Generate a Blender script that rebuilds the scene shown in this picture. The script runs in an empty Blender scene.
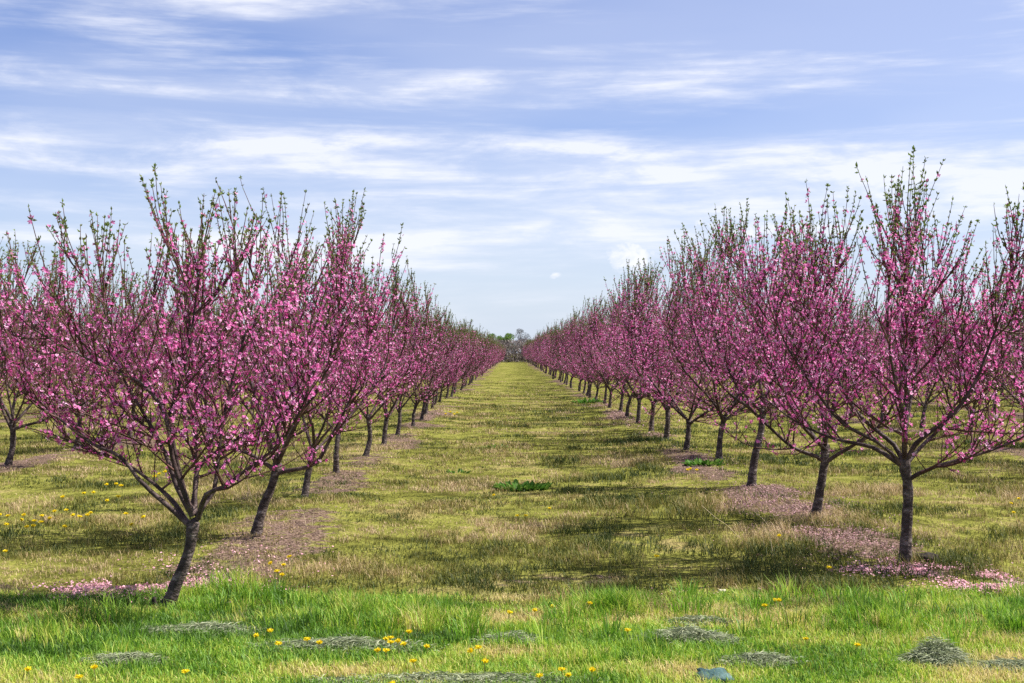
import bpy, math, random
import numpy as np
from mathutils import Vector, Matrix

R = math.radians
scene = bpy.context.scene
COL = scene.collection
F, HZ, VX, CAMH = 1280.0, 353.0, 511.0, 1.70     # focal length in pixels, horizon row, vanishing column, eye height
rng = np.random.default_rng(11)

# ------------------------------------------------------------------ helpers
def tag(o, label=None, cat=None, group=None, kind=None):
    if label: o['label'] = label
    if cat: o['category'] = cat
    if group: o['group'] = group
    if kind: o['kind'] = kind
    return o

def empty(name, loc):
    o = bpy.data.objects.new(name, None); COL.objects.link(o)
    o.location = loc; o.empty_display_size = 0.2
    return o

def link(name, me, parent=None):
    o = bpy.data.objects.new(name, me); COL.objects.link(o)
    if parent is not None: o.parent = parent
    return o

def make_mesh(name, V, quads=None, tris=None, mats=(), mi=None, attrs=None, smooth=False):
    """mesh from numpy arrays; attrs: dict of per-vertex float arrays"""
    me = bpy.data.meshes.new(name)
    quads = np.zeros((0, 4), np.int32) if quads is None or len(quads) == 0 else np.asarray(quads, np.int32)
    tris = np.zeros((0, 3), np.int32) if tris is None or len(tris) == 0 else np.asarray(tris, np.int32)
    nl = quads.size + tris.size
    me.vertices.add(len(V)); me.loops.add(nl); me.polygons.add(len(quads) + len(tris))
    me.vertices.foreach_set('co', np.asarray(V, np.float32).ravel())
    me.loops.foreach_set('vertex_index', np.concatenate([quads.ravel(), tris.ravel()]).astype(np.int32))
    starts = np.concatenate([np.arange(len(quads)) * 4, quads.size + np.arange(len(tris)) * 3]).astype(np.int32)
    me.polygons.foreach_set('loop_start', starts)
    for m in mats: me.materials.append(m)
    if mi is not None: me.polygons.foreach_set('material_index', np.asarray(mi, np.int32))
    if smooth: me.polygons.foreach_set('use_smooth', np.ones(len(quads) + len(tris), bool))
    if attrs:
        for k, a in attrs.items():
            at = me.attributes.new(k, 'FLOAT', 'POINT')
            at.data.foreach_set('value', np.asarray(a, np.float32).ravel())
    me.update(calc_edges=True); me.validate()
    return me

class Acc:
    """collects vertices / quads / triangles / per-vertex tint into one mesh"""
    def __init__(s): s.V, s.Q, s.T, s.A, s.n = [], [], [], [], 0
    def add(s, V, Q=None, T=None, a=0.5):
        V = np.asarray(V, float)
        if Q is not None and len(Q): s.Q.append(np.asarray(Q, np.int64) + s.n)
        if T is not None and len(T): s.T.append(np.asarray(T, np.int64) + s.n)
        s.V.append(V); s.A.append(np.broadcast_to(np.asarray(a, float), (len(V),)).copy()); s.n += len(V)
    def arrays(s):
        V = np.concatenate(s.V) if s.V else np.zeros((0, 3))
        Q = np.concatenate(s.Q) if s.Q else np.zeros((0, 4), int)
        T = np.concatenate(s.T) if s.T else np.zeros((0, 3), int)
        A = np.concatenate(s.A) if s.A else np.zeros(0)
        return V, Q, T, A
    def mesh(s, name, mat, smooth=False):
        V, Q, T, A = s.arrays()
        return make_mesh(name, V, Q, T, [mat], attrs={'tint': A}, smooth=smooth)

def unit(v): return v / (np.linalg.norm(v, axis=-1, keepdims=True) + 1e-9)

def tube(acc, P, rad, n=5, a=0.5, rough=0.0, rg=None):
    P = np.asarray(P, float); k = len(P)
    rad = np.broadcast_to(np.asarray(rad, float), (k,))
    d = np.gradient(P, axis=0); d = unit(d)
    ref = np.array([0.31, 0.94, 0.12]) if abs(d[0, 1]) < 0.8 else np.array([0.95, 0.1, 0.2])
    u = unit(np.cross(d, ref)); v = np.cross(d, u)
    th = np.arange(n) * 2 * np.pi / n
    rr = rad[:, None] * np.ones(n)
    if rough and rg is not None: rr = rr * (1 + rough * rg.normal(size=rr.shape))
    ring = P[:, None] + rr[..., None] * (np.cos(th)[None, :, None] * u[:, None] + np.sin(th)[None, :, None] * v[:, None])
    V = ring.reshape(-1, 3)
    i = np.arange(k - 1)[:, None] * n; j = np.arange(n)[None, :]; j2 = (j + 1) % n
    Q = np.stack([i + j, i + j2, i + n + j2, i + n + j], -1).reshape(-1, 4)
    V = np.vstack([V, P[-1] + d[-1] * rad[-1] * 0.8]); tip = len(V) - 1
    base = (k - 1) * n
    T = np.stack([base + np.arange(n), base + (np.arange(n) + 1) % n, np.full(n, tip)], -1)
    acc.add(V, Q, T, a)

def spline(pts, step=0.07):
    """Catmull-Rom resample of a polyline"""
    P = np.asarray(pts, float)
    if len(P) < 3:
        m = max(2, int(np.linalg.norm(P[-1] - P[0]) / step) + 1)
        return P[0] + (P[-1] - P[0]) * np.linspace(0, 1, m)[:, None]
    E = np.vstack([2 * P[0] - P[1], P, 2 * P[-1] - P[-2]])
    out = []
    for i in range(1, len(E) - 2):
        p0, p1, p2, p3 = E[i - 1], E[i], E[i + 1], E[i + 2]
        m = max(1, int(np.linalg.norm(p2 - p1) / step))
        t = (np.arange(m) / m)[:, None]
        out.append(0.5 * (2 * p1 + (p2 - p0) * t + (2 * p0 - 5 * p1 + 4 * p2 - p3) * t**2 + (3 * p1 - p0 - 3 * p2 + p3) * t**3))
    out.append(P[-1:])
    return np.vstack(out)

_perm = np.random.default_rng(5).random((256, 256))
def vnoise(x, y):
    xi, yi = np.floor(x).astype(int), np.floor(y).astype(int)
    fx, fy = x - xi, y - yi
    fx = fx * fx * (3 - 2 * fx); fy = fy * fy * (3 - 2 * fy)
    g = lambda a, b: _perm[a % 256, b % 256]
    return (g(xi, yi) * (1 - fx) + g(xi + 1, yi) * fx) * (1 - fy) + (g(xi, yi + 1) * (1 - fx) + g(xi + 1, yi + 1) * fx) * fy
def fbm(x, y, o=3):
    s, a, t = 0, 0.5, 0
    for k in range(o):
        s = s + a * vnoise(x * 2**k + 17 * k, y * 2**k + 31 * k); t += a; a *= 0.5
    return s / t
def sstep(a, b, x):
    t = np.clip((x - a) / (b - a), 0, 1); return t * t * (3 - 2 * t)

# ------------------------------------------------------------------ the lie of the land
ROWX = {'L1': -2.33, 'L2': -7.4, 'L3': -12.6, 'L4': -17.8, 'L5': -23.1, 'L6': -28.4,
        'R1': 3.0, 'R2': 8.5, 'R3': 13.9, 'R4': 19.2, 'R5': 24.5, 'R6': 29.8}
def ground_z(x, y):
    x = np.asarray(x, float); y = np.asarray(y, float)
    z = 0.05 * (fbm(x * 0.45, y * 0.45, 2) - 0.5)
    for xr in ROWX.values():
        z = z + 0.05 * np.exp(-((x - xr) / 0.7) ** 2) * sstep(8.3, 9.5, y)
    return z * sstep(400, 120, np.abs(y))
def gp(px, py, z=0.0):
    """the ground point seen at a pixel of the photograph"""
    d = (CAMH - z) * F / (py - HZ)
    return np.array([(px - VX) * d / F, d, z])

SPOTS = ((800, 512, .6, 1.1, .97), (832, 540, .55, .9, .97), (765, 494, .5, 1.1, .97), (700, 461, .5, 1.3, .9), (935, 578, .5, .3, .95), (985, 592, .3, .25, .9), (100, 595, .4, .35, .95), (215, 592, .4, .3, .8), (235, 562, .3, .3, .5), (350, 478, .4, 1.2, .8), (700, 593, .5, .14, .7), (430, 592, .35, .12, .6))
def soil_mask(x, y):
    """bare, petal-strewn strip under the rows: 0..1"""
    x = np.asarray(x, float); y = np.asarray(y, float)
    m = np.zeros(np.broadcast(x, y).shape)
    n = fbm(x * 0.9 + 7, y * 0.55 + 3, 3)
    for k, xr in ROWX.items():
        c = xr + (0.2 if k[0] == 'L' else -0.2)
        w = 0.6 if k[0] == 'L' else 0.5
        e = np.exp(-((x - c) / w) ** 2)
        m = np.maximum(m, sstep(0.50, 0.85, e * 0.72 + (n - 0.5) * 1.7) * (np.where(y < 24, 0.66, 0.9) if k == 'L1' else 1.0))
    # the worn bare edge between the meadow and the mown headland
    e = np.exp(-((y - 9.6) / 0.45) ** 2) * sstep(0.46, 0.62, fbm(x * 0.8 + 40, y * 1.5, 3))
    m = np.maximum(m, e * 0.5)
    for px, py, sx, sy, a in SPOTS:
        g = gp(px, py); e = np.exp(-(((x - g[0]) / sx) ** 2 + ((y - g[1]) / sy) ** 2))
        m = np.maximum(m, a * sstep(0.35, 0.75, e + (n - 0.5) * 1.0))
    return m * sstep(8.3, 8.8, y)
# ------------------------------------------------------------------ materials
def new_mat(name):
    m = bpy.data.materials.new(name); m.use_nodes = True
    nt = m.node_tree; nt.nodes.clear()
    return m, nt, nt.nodes, nt.links
def ramp(N, stops, interp='LINEAR'):
    r = N.new('ShaderNodeValToRGB'); cr = r.color_ramp; cr.interpolation = interp
    while len(cr.elements) > 1: cr.elements.remove(cr.elements[0])
    cr.elements[0].position = stops[0][0]; cr.elements[0].color = (*stops[0][1], 1)
    for p, c in stops[1:]:
        e = cr.elements.new(p); e.color = (*c, 1)
    return r
def leafy(name, stops, trans=0.35, rough=0.6, gloss=0.02, tcol=None):
    """thin leaf / petal / blade: diffuse + translucent + a little gloss, coloured by the tint attribute"""
    m, nt, N, L = new_mat(name)
    at = N.new('ShaderNodeAttribute'); at.attribute_name = 'tint'
    r = ramp(N, stops); L.new(at.outputs['Fac'], r.inputs[0])
    d = N.new('ShaderNodeBsdfDiffuse'); L.new(r.outputs[0], d.inputs[0])
    t = N.new('ShaderNodeBsdfTranslucent')
    if tcol:
        mx = N.new('ShaderNodeMix'); mx.data_type = 'RGBA'; mx.blend_type = 'MULTIPLY'; mx.inputs[0].default_value = 1
        L.new(r.outputs[0], mx.inputs[6]); mx.inputs[7].default_value = (*tcol, 1); L.new(mx.outputs[2], t.inputs[0])
    else: L.new(r.outputs[0], t.inputs[0])
    s = N.new('ShaderNodeMixShader'); s.inputs[0].default_value = trans
    L.new(d.outputs[0], s.inputs[1]); L.new(t.outputs[0], s.inputs[2])
    g = N.new('ShaderNodeBsdfGlossy'); g.inputs['Roughness'].default_value = rough
    s2 = N.new('ShaderNodeMixShader'); s2.inputs[0].default_value = gloss
    L.new(s.outputs[0], s2.inputs[1]); L.new(g.outputs[0], s2.inputs[2])
    o = N.new('ShaderNodeOutputMaterial'); L.new(s2.outputs[0], o.inputs[0])
    return m
def noisy(name, stops, scale=8, detail=6, rough=0.85, bump=0.3, bscale=40, stretch=(1, 1, 1), obj=True):
    m, nt, N, L = new_mat(name)
    tc = N.new('ShaderNodeTexCoord'); mp = N.new('ShaderNodeMapping'); mp.inputs['Scale'].default_value = stretch
    L.new(tc.outputs['Object'], mp.inputs[0])
    n = N.new('ShaderNodeTexNoise'); n.inputs['Scale'].default_value = scale; n.inputs['Detail'].default_value = detail
    L.new(mp.outputs[0], n.inputs[0])
    r = ramp(N, stops); L.new(n.outputs[0], r.inputs[0])
    n2 = N.new('ShaderNodeTexNoise'); n2.inputs['Scale'].default_value = bscale; n2.inputs['Detail'].default_value = 5
    L.new(mp.outputs[0], n2.inputs[0])
    b = N.new('ShaderNodeBump'); b.inputs['Strength'].default_value = bump; b.inputs['Distance'].default_value = 0.02
    L.new(n2.outputs[0], b.inputs['Height'])
    p = N.new('ShaderNodeBsdfPrincipled'); p.inputs['Roughness'].default_value = rough
    p.inputs['Specular IOR Level'].default_value = 0.25
    L.new(r.outputs[0], p.inputs['Base Color']); L.new(b.outputs[0], p.inputs['Normal'])
    o = N.new('ShaderNodeOutputMaterial'); L.new(p.outputs[0], o.inputs[0])
    return m

M_bark = noisy('bark', [(0.28, (0.018, 0.012, 0.010)), (0.48, (0.060, 0.044, 0.039)), (0.60, (0.13, 0.10, 0.09)), (0.74, (0.30, 0.26, 0.235))], 15, 9, 0.8, 1.0, 34, (1, 1, 1.9))
M_limb = noisy('limb_bark', [(0.25, (0.020, 0.012, 0.011)), (0.5, (0.055, 0.034, 0.032)), (0.75, (0.16, 0.115, 0.105))], 10, 6, 0.65, 0.5, 40)
M_twig = noisy('twig_bark', [(0.3, (0.045, 0.018, 0.016)), (0.6, (0.10, 0.045, 0.036)), (0.8, (0.16, 0.09, 0.06))], 6, 3, 0.6, 0.0)
M_bloom = leafy('blossom', [(0.0, (0.42, 0.035, 0.19)), (0.3, (0.74, 0.135, 0.45)), (0.6, (0.90, 0.31, 0.66)), (1.0, (0.96, 0.68, 0.86))], 0.45)
M_leaf = leafy('young_leaf', [(0.0, (0.085, 0.10, 0.018)), (0.5, (0.12, 0.18, 0.03)), (0.8, (0.19, 0.28, 0.05)), (1.0, (0.20, 0.13, 0.04))], 0.4, gloss=0.04)
M_tall = leafy('green_grass', [(0.0, (0.05, 0.12, 0.010)), (0.35, (0.15, 0.33, 0.022)), (0.62, (0.34, 0.49, 0.045)), (0.82, (0.54, 0.55, 0.095)), (1.0, (0.62, 0.51, 0.22))], 0.4, gloss=0.03)
M_mead = leafy('meadow_grass', [(0.0, (0.030, 0.050, 0.008)), (0.3, (0.095, 0.112, 0.020)), (0.55, (0.20, 0.182, 0.043)), (0.78, (0.32, 0.245, 0.095)), (1.0, (0.47, 0.35, 0.20))], 0.26, gloss=0.02)
M_hay = leafy('cut_grass', [(0.0, (0.10, 0.13, 0.055)), (0.5, (0.24, 0.28, 0.15)), (1.0, (0.47, 0.48, 0.32))], 0.2, gloss=0.04)
M_petal = leafy('fallen_petal', [(0.0, (0.17, 0.105, 0.09)), (0.45, (0.34, 0.215, 0.215)), (0.7, (0.64, 0.30, 0.38)), (1.0, (0.82, 0.48, 0.56))], 0.15)
M_dand = leafy('dandelion_yellow', [(0.0, (0.80, 0.58, 0.010)), (1.0, (0.88, 0.76, 0.02))], 0.25)
M_stalk = leafy('flower_stalk', [(0.0, (0.13, 0.16, 0.04)), (1.0, (0.22, 0.22, 0.08))], 0.2)
M_weed = leafy('weed_leaf', [(0.0, (0.035, 0.095, 0.012)), (0.6, (0.08, 0.19, 0.025)), (1.0, (0.17, 0.29, 0.05))], 0.3, gloss=0.01, rough=0.5)
M_dry = leafy('dry_stem', [(0.0, (0.30, 0.22, 0.11)), (1.0, (0.55, 0.46, 0.30))], 0.1)
M_stone = noisy('blue_green_stone', [(0.3, (0.015, 0.04, 0.043)), (0.5, (0.05, 0.10, 0.10)), (0.72, (0.13, 0.20, 0.19))], 14, 6, 0.9, 0.6, 50)
M_pale = noisy('pale_pebble', [(0.3, (0.45, 0.40, 0.28)), (0.7, (0.68, 0.62, 0.48))], 20, 4, 0.8, 0.3, 60)
M_moss = leafy('moss', [(0.0, (0.12, 0.11, 0.01)), (1.0, (0.30, 0.26, 0.03))], 0.2)
M_brush = leafy('brush_twigs', [(0.0, (0.09, 0.072, 0.066)), (0.5, (0.19, 0.155, 0.145)), (1.0, (0.31, 0.265, 0.25))], 0.15)
M_green = leafy('far_leaf', [(0.0, (0.05, 0.10, 0.025)), (0.6, (0.12, 0.22, 0.04)), (1.0, (0.22, 0.33, 0.07))], 0.3)
M_grey = leafy('far_bare_twig', [(0.0, (0.12, 0.13, 0.15)), (1.0, (0.27, 0.29, 0.33))], 0.2)

def ground_material():
    m, nt, N, L = new_mat('orchard_ground')
    geo = N.new('ShaderNodeNewGeometry')
    def noise(scale, detail=5, stretch=None, dist=0):
        n = N.new('ShaderNodeTexNoise'); n.inputs['Scale'].default_value = scale; n.inputs['Detail'].default_value = detail
        n.inputs['Distortion'].default_value = dist
        if stretch:
            mp = N.new('ShaderNodeMapping'); mp.inputs['Scale'].default_value = stretch
            L.new(geo.outputs['Position'], mp.inputs[0]); L.new(mp.outputs[0], n.inputs[0])
        else: L.new(geo.outputs['Position'], n.inputs[0])
        return n
    def mix(f, a, b):
        x = N.new('ShaderNodeMix'); x.data_type = 'RGBA'
        if isinstance(f, float): x.inputs[0].default_value = f
        else: L.new(f, x.inputs[0])
        for s, v in ((6, a), (7, b)):
            if isinstance(v, tuple): x.inputs[s].default_value = (*v, 1)
            else: L.new(v, x.inputs[s])
        return x.outputs[2]
    big = noise(0.5, 6); mid = noise(2.2, 8, None, 0.6); fine = noise(28, 6)
    rb = ramp(N, [(0.37, (0.062, 0.062, 0.017)), (0.45, (0.130, 0.132, 0.031)), (0.53, (0.20, 0.203, 0.048)), (0.63, (0.27, 0.22, 0.095))])
    ad = N.new('ShaderNodeMath'); ad.operation = 'MULTIPLY_ADD'; ad.inputs[1].default_value = 0.5
    hf = N.new('ShaderNodeMath'); hf.operation = 'MULTIPLY'; hf.inputs[1].default_value = 0.5
    L.new(big.outputs[0], hf.inputs[0]); L.new(mid.outputs[0], ad.inputs[0]); L.new(hf.outputs[0], ad.inputs[2])
    L.new(ad.outputs[0], rb.inputs[0])
    fr = ramp(N, [(0.3, (0.55, 0.55, 0.5)), (0.65, (1.25, 1.25, 1.2))]); L.new(fine.outputs[0], fr.inputs[0])
    mul = N.new('ShaderNodeMix'); mul.data_type = 'RGBA'; mul.blend_type = 'MULTIPLY'; mul.inputs[0].default_value = 1
    L.new(rb.outputs[0], mul.inputs[6]); L.new(fr.outputs[0], mul.inputs[7])
    meadow = mul.outputs[2]
    # the mown headland: greener
    hr = ramp(N, [(0.35, (0.055, 0.075, 0.014)), (0.5, (0.15, 0.165, 0.032)), (0.66, (0.33, 0.28, 0.11))]); L.new(mid.outputs[0], hr.inputs[0])
    ah = N.new('ShaderNodeAttribute'); ah.attribute_name = 'headland'
    c = mix(ah.outputs['Fac'], meadow, hr.outputs[0])
    # earth with faded petals
    s1 = ramp(N, [(0.32, (0.030, 0.020, 0.013)), (0.5, (0.095, 0.064, 0.044)), (0.68, (0.21, 0.15, 0.11))]); L.new(fine.outputs[0], s1.inputs[0])
    pn = noise(55, 3); pr = ramp(N, [(0.50, (0, 0, 0)), (0.62, (1, 1, 1))]); L.new(pn.outputs[0], pr.inputs[0])
    pt = N.new('ShaderNodeMath'); pt.operation = 'MULTIPLY'; pt.inputs[1].default_value = 0.5; L.new(pr.outputs[0], pt.inputs[0])
    earth = mix(pt.outputs[0], s1.outputs[0], (0.42, 0.29, 0.25))
    as_ = N.new('ShaderNodeAttribute'); as_.attribute_name = 'soil'
    brk = noise(5.5, 6, None, 0.8)
    sb = N.new('ShaderNodeMath'); sb.operation = 'MULTIPLY_ADD'; sb.inputs[1].default_value = 1.9; sb.inputs[2].default_value = -0.95
    L.new(brk.outputs[0], sb.inputs[0])
    sa = N.new('ShaderNodeMath'); sa.operation = 'ADD'; L.new(as_.outputs['Fac'], sa.inputs[0]); L.new(sb.outputs[0], sa.inputs[1])
    sr = N.new('ShaderNodeMapRange'); sr.interpolation_type = 'SMOOTHSTEP'; L.new(sa.outputs[0], sr.inputs[0])
    sr.inputs[1].default_value = 0.25; sr.inputs[2].default_value = 0.62
    c = mix(sr.outputs[0], c, earth)
    b = N.new('ShaderNodeBump'); b.inputs['Strength'].default_value = 0.9; b.inputs['Distance'].default_value = 0.05
    L.new(fine.outputs[0], b.inputs['Height'])
    b2 = N.new('ShaderNodeBump'); b2.inputs['Strength'].default_value = 0.7; b2.inputs['Distance'].default_value = 0.25
    L.new(mid.outputs[0], b2.inputs['Height']); L.new(b.outputs[0], b2.inputs['Normal'])
    p = N.new('ShaderNodeBsdfDiffuse'); L.new(c, p.inputs[0]); L.new(b2.outputs[0], p.inputs['Normal'])
    o = N.new('ShaderNodeOutputMaterial'); L.new(p.outputs[0], o.inputs[0])
    return m
M_ground = ground_material()

# ------------------------------------------------------------------ ground sheet
def build_ground():
    xs = np.concatenate([[-2500, -900, -300, -120, -60], np.arange(-36, 36.01, 0.3), [60, 120, 300, 900, 2500]])
    ys = np.concatenate([[-800, -100, -20], np.arange(-4, 60, 0.25), np.arange(60, 240, 1.0), [250, 300, 420, 700, 1300, 3000]])
    X, Y = np.meshgrid(xs, ys)
    Z = ground_z(X, Y)
    V = np.stack([X, Y, Z], -1).reshape(-1, 3)
    nx, ny = len(xs), len(ys)
    i = np.arange(ny - 1)[:, None] * nx; j = np.arange(nx - 1)[None, :]
    Q = np.stack([i + j, i + j + 1, i + nx + j + 1, i + nx + j], -1).reshape(-1, 4)
    sm = soil_mask(X, Y) * (np.abs(X) < 36)
    hl = sstep(9.1, 8.2, Y + 1.3 * (fbm(X * 1.3, Y * 1.3, 3) - 0.5))
    me = make_mesh('ground', V, Q, None, [M_ground], attrs={'soil': sm.ravel(), 'headland': hl.ravel()}, smooth=True)
    o = link('ground', me)
    tag(o, kind='structure', label='orchard ground with worn grass lane between the tree rows', cat='ground')
build_ground()

# ------------------------------------------------------------------ trees
def add_flowers(acc, C, Nrm, rad, tint, rg):
    """five-petalled cups, vectorised: C centres, Nrm facing"""
    n = len(C)
    if n == 0: return
    Nrm = unit(Nrm)
    ref = np.where(np.abs(Nrm[:, 2:3]) < 0.85, np.array([[0, 0, 1.0]]), np.array([[1.0, 0, 0]]))
    u = unit(np.cross(Nrm, ref)); v = np.cross(Nrm, u)
    th0 = rg.random(n) * 2 * np.pi
    cup = rg.uniform(0.15, 0.75, n)
    V = np.zeros((n, 5, 4, 3)); T = np.zeros((n, 5, 4))
    for k in range(5):
        a = th0 + k * 2 * np.pi / 5
        dr = lambda q: np.cos(q)[:, None] * u + np.sin(q)[:, None] * v
        r = rad * rg.uniform(0.85, 1.1, n)
        V[:, k, 0] = C
        V[:, k, 1] = C + dr(a - 0.50) * (r * 0.72)[:, None] + Nrm * (cup * r * 0.55)[:, None]
        V[:, k, 2] = C + dr(a) * r[:, None] + Nrm * (cup * r)[:, None]
        V[:, k, 3] = C + dr(a + 0.50) * (r * 0.72)[:, None] + Nrm * (cup * r * 0.55)[:, None]
        T[:, k, :] = np.clip(tint[:, None] + rg.normal(0, 0.08, (n, 1)), 0, 1)
        T[:, k, 0] = np.clip(tint - 0.45, 0, 1)
    Q = np.arange(n * 20).reshape(-1, 4)
    acc.add(V.reshape(-1, 3), Q, None, T.reshape(-1))

def add_leaves(acc, C, D, ln, wd, tint, rg):
    n = len(C)
    if n == 0: return
    D = unit(D)
    s = unit(np.cross(D, rg.normal(size=(n, 3))))
    nn = np.cross(s, D)
    ln = np.asarray(ln)[:, None]; wd = np.asarray(wd)[:, None]
    V = np.stack([C, C + D * ln * 0.45 - s * wd + nn * ln * 0.06, C + D * ln + nn * ln * -0.1, C + D * ln * 0.45 + s * wd + nn * ln * 0.06], 1)
    acc.add(V.reshape(-1, 3), np.arange(n * 4).reshape(-1, 4), None, np.repeat(np.clip(tint, 0, 1), 4))

def march(p, d, length, step, rg, up=0.04, wob=0.06, rmax=1.0):
    pts = [np.array(p, float)]; d = unit(np.array(d, float))
    for _ in range(max(2, int(length / step))):
        r = math.hypot(pts[-1][0], pts[-1][1])
        over = max(0.0, (r - rmax * 0.65) / rmax)
        d = unit(d + np.array([-pts[-1][0] * over * 0.35, -pts[-1][1] * over * 0.35, up + over * 0.5]) + rg.normal(0, wob, 3))
        pts.append(pts[-1] + d * step)
    return np.array(pts)

def auto_scaffolds(rg, hf, H, spread):
    out = []
    n = rg.integers(4, 7); a0 = rg.random() * 6.28
    for k in range(n):
        az = a0 + k * 6.283 / n + rg.normal(0, 0.25)
        tilt = R(rg.uniform(34, 58))
        d = np.array([math.cos(az) * math.sin(tilt), math.sin(az) * math.sin(tilt), math.cos(tilt)])
        L_ = rg.uniform(0.60, 0.85) * (H - hf) / max(0.55, math.cos(tilt) ** 0.6) * spread
        start = np.array([0, 0, hf - rg.uniform(0, 0.12)])
        out.append(march(start, d, L_, 0.12, rg, up=0.035, wob=0.07))
    if rg.random() < 0.6:
        out.append(march([0, 0, hf], [rg.normal(0, .2), rg.normal(0, .2), 1], (H - hf) * 0.6, 0.12, rg, up=0.03, wob=0.06))
    return out

def gen_tree(seed, H=3.5, hf=0.62, trunk=None, scaffolds=None, r0=0.046, spread=1.0, dens=1.0, fl=1.0, env=0.13, low=False):
    """returns dict of Acc: trunk, limbs (list), twigs, blossoms, leaves"""
    rg = np.random.default_rng(seed)
    A = {'trunk': Acc(), 'limbs': [], 'twigs': Acc(), 'blossoms': Acc(), 'leaves': Acc()}
    if trunk is None:
        trunk = [[0, 0, -0.06], [rg.normal(0, .03), rg.normal(0, .03), hf * 0.45], [0, 0, hf]]
    tp = spline(trunk, 0.05)
    zz = np.linspace(0, 1, len(tp))
    rad = r0 * (1.0 - 0.22 * zz + 0.75 * np.exp(-zz * 10) + 0.16 * np.exp(-((zz - 1) / 0.12) ** 2))
    tube(A['trunk'], tp, rad, 10, 0.5, 0.05, rg)
    if scaffolds is None: scaffolds = auto_scaffolds(rg, hf, H, spread)
    lines = []                       # (points, can carry shoots from t)
    for sc in scaffolds:
        sp = spline(sc, 0.08)
        acc = Acc(); t = np.linspace(0, 1, len(sp))
        rr = (r0 * rg.uniform(0.28, 0.41)) * (1 - t) ** 1.3 + 0.0045
        tube(acc, sp, rr, 7, 0.5, 0.05, rg)
        A['limbs'].append(acc)
        lines.append((sp, 0.16 if low else 0.30, 'S'))
        # secondary branches
        L_ = np.linalg.norm(np.diff(sp, axis=0), axis=1).sum()
        nb = int(L_ / (0.15 if low else 0.17))
        for b in range(nb):
            tb = rg.uniform(0.06 if low else 0.14, 0.97); i = min(len(sp) - 2, int(tb * (len(sp) - 1)))
            d = unit(sp[i + 1] - sp[i])
            side = rg.normal(size=3); side[2] *= 0.4
            out = np.array([sp[i][0], sp[i][1], 0]); out = out / (np.linalg.norm(out) + 0.3)
            dd = unit(d * 0.55 + unit(side) * 0.75 + out * (0.6 if low and tb < 0.3 else 0.35) + np.array([0, 0, -0.18 if low and tb < 0.3 else 0.12]))
            ln = rg.uniform(0.35, 0.95) * (1.05 - 0.45 * tb)
            bp = march(sp[i], dd, ln, 0.08, rg, up=0.045, wob=0.08)
            bt = np.linspace(0, 1, len(bp))
            tube(A['twigs'], bp, (0.0085 * (1 - bt) + 0.0012) * (1 - 0.7 * tb) + 0.0020, 4, 0.3)
            lines.append((bp, 0.08, 'B'))
    FC, FN, LC, LD, LT = [], [], [], [], []
    def shoot(p, d, ln, up):
        room = (H * rg.uniform(0.88, 1.0) * (1 - env * min(1.2, (p[0]**2 + p[1]**2) / 1.4)) - p[2])
        if d[2] > 0.3: ln = min(ln, max(0.12, room))
        n = max(3, int(ln / 0.09))
        q = [p]; dd = unit(d)
        for _ in range(n):
            dd = unit(dd + np.array([0, 0, up]) + rg.normal(0, 0.05, 3)); q.append(q[-1] + dd * ln / n)
        q = np.array(q); t = np.linspace(0, 1, len(q))
        tube(A['twigs'], q, 0.0034 * (1 - t) + 0.0020, 3, 0.7)
        if q[-1][2] < 0.35: return
        # nodes
        m = max(2, int(ln / 0.0125)); ts = rg.random(m); kk = max(2.0, ln / 0.042)
        ts = np.sort(np.clip((np.round(ts * kk) + rg.normal(0, 0.13, m)) / kk, 0, 1)); bl = float(np.clip(rg.normal(0.95, 0.45), 0.12, 1.35))
        x = ts * (len(q) - 1); k = np.minimum(x.astype(int), len(q) - 2)
        P = q[k] + (q[k + 1] - q[k]) * (x - k)[:, None]
        zr = P[:, 2] / H
        ph = rg.random() * 6.28; fr = rg.uniform(9, 16)
        clump = 0.5 + 0.5 * np.sin(ph + fr * ts * max(ln, .25) * 2.4)
        pb = (0.12 + 0.88 * clump ** 1.4) * bl * (1 - 0.93 * sstep(0.62, 0.94, zr)) * (1 - 0.8 * sstep(0.8, 1.0, ts)) * 0.85 * fl * (0.45 + 0.55 * (sstep(0.08, 0.24, zr) if low else sstep(0.14, 0.42, zr)))
        f = rg.random(m) < pb
        o2 = P * np.array([1, 1, 0]); nrm = unit(rg.normal(size=(m, 3)) * 0.75 + 0.35 * unit(o2) + np.array([0, 0, 0.45]))
        FC.append(P[f] + nrm[f] * rg.uniform(0.010, 0.022, (int(f.sum()), 1))); FN.append(nrm[f])
        pl = (0.14 + 0.30 * sstep(0.45, 0.92, zr)) * (0.6 + 0.4 * ts)
        g = rg.random(m) < pl
        g[-1] = True
        for rep in range(3):
            ld = unit(rg.normal(0, 0.75, (m, 3)) + dd * 0.9 + np.array([0, 0, 0.4]))
            LC.append(P[g]); LD.append(ld[g]); LT.append(zr[g])
    for P, t0, kind in lines:
        seg = np.linalg.norm(np.diff(P, axis=0), axis=1); L_ = seg.sum()
        sp_ = 0.070 if kind == 'B' else 0.075
        ns = int(L_ * (1 - t0) / sp_ * dens)
        for s in range(ns):
            t = rg.uniform(t0, 1.0); i = min(len(P) - 2, int(t * (len(P) - 1)))
            p = P[i] + (P[i + 1] - P[i]) * rg.random()
            d = unit(P[i + 1] - P[i])
            side = unit(rg.normal(size=3) * np.array([1, 1, 0.5]))
            hi = float(sstep(0.35, 0.75, p[2] / H))
            dd = unit(d * 0.5 + side * (0.80 - 0.30 * hi) + np.array([0, 0, 0.38 + 0.35 * hi]))
            ln = rg.uniform(0.12, 0.42) if rg.random() < 0.8 - 0.35 * hi else rg.uniform(0.4, 0.8)
            shoot(p, dd, ln, 0.09)
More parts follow.
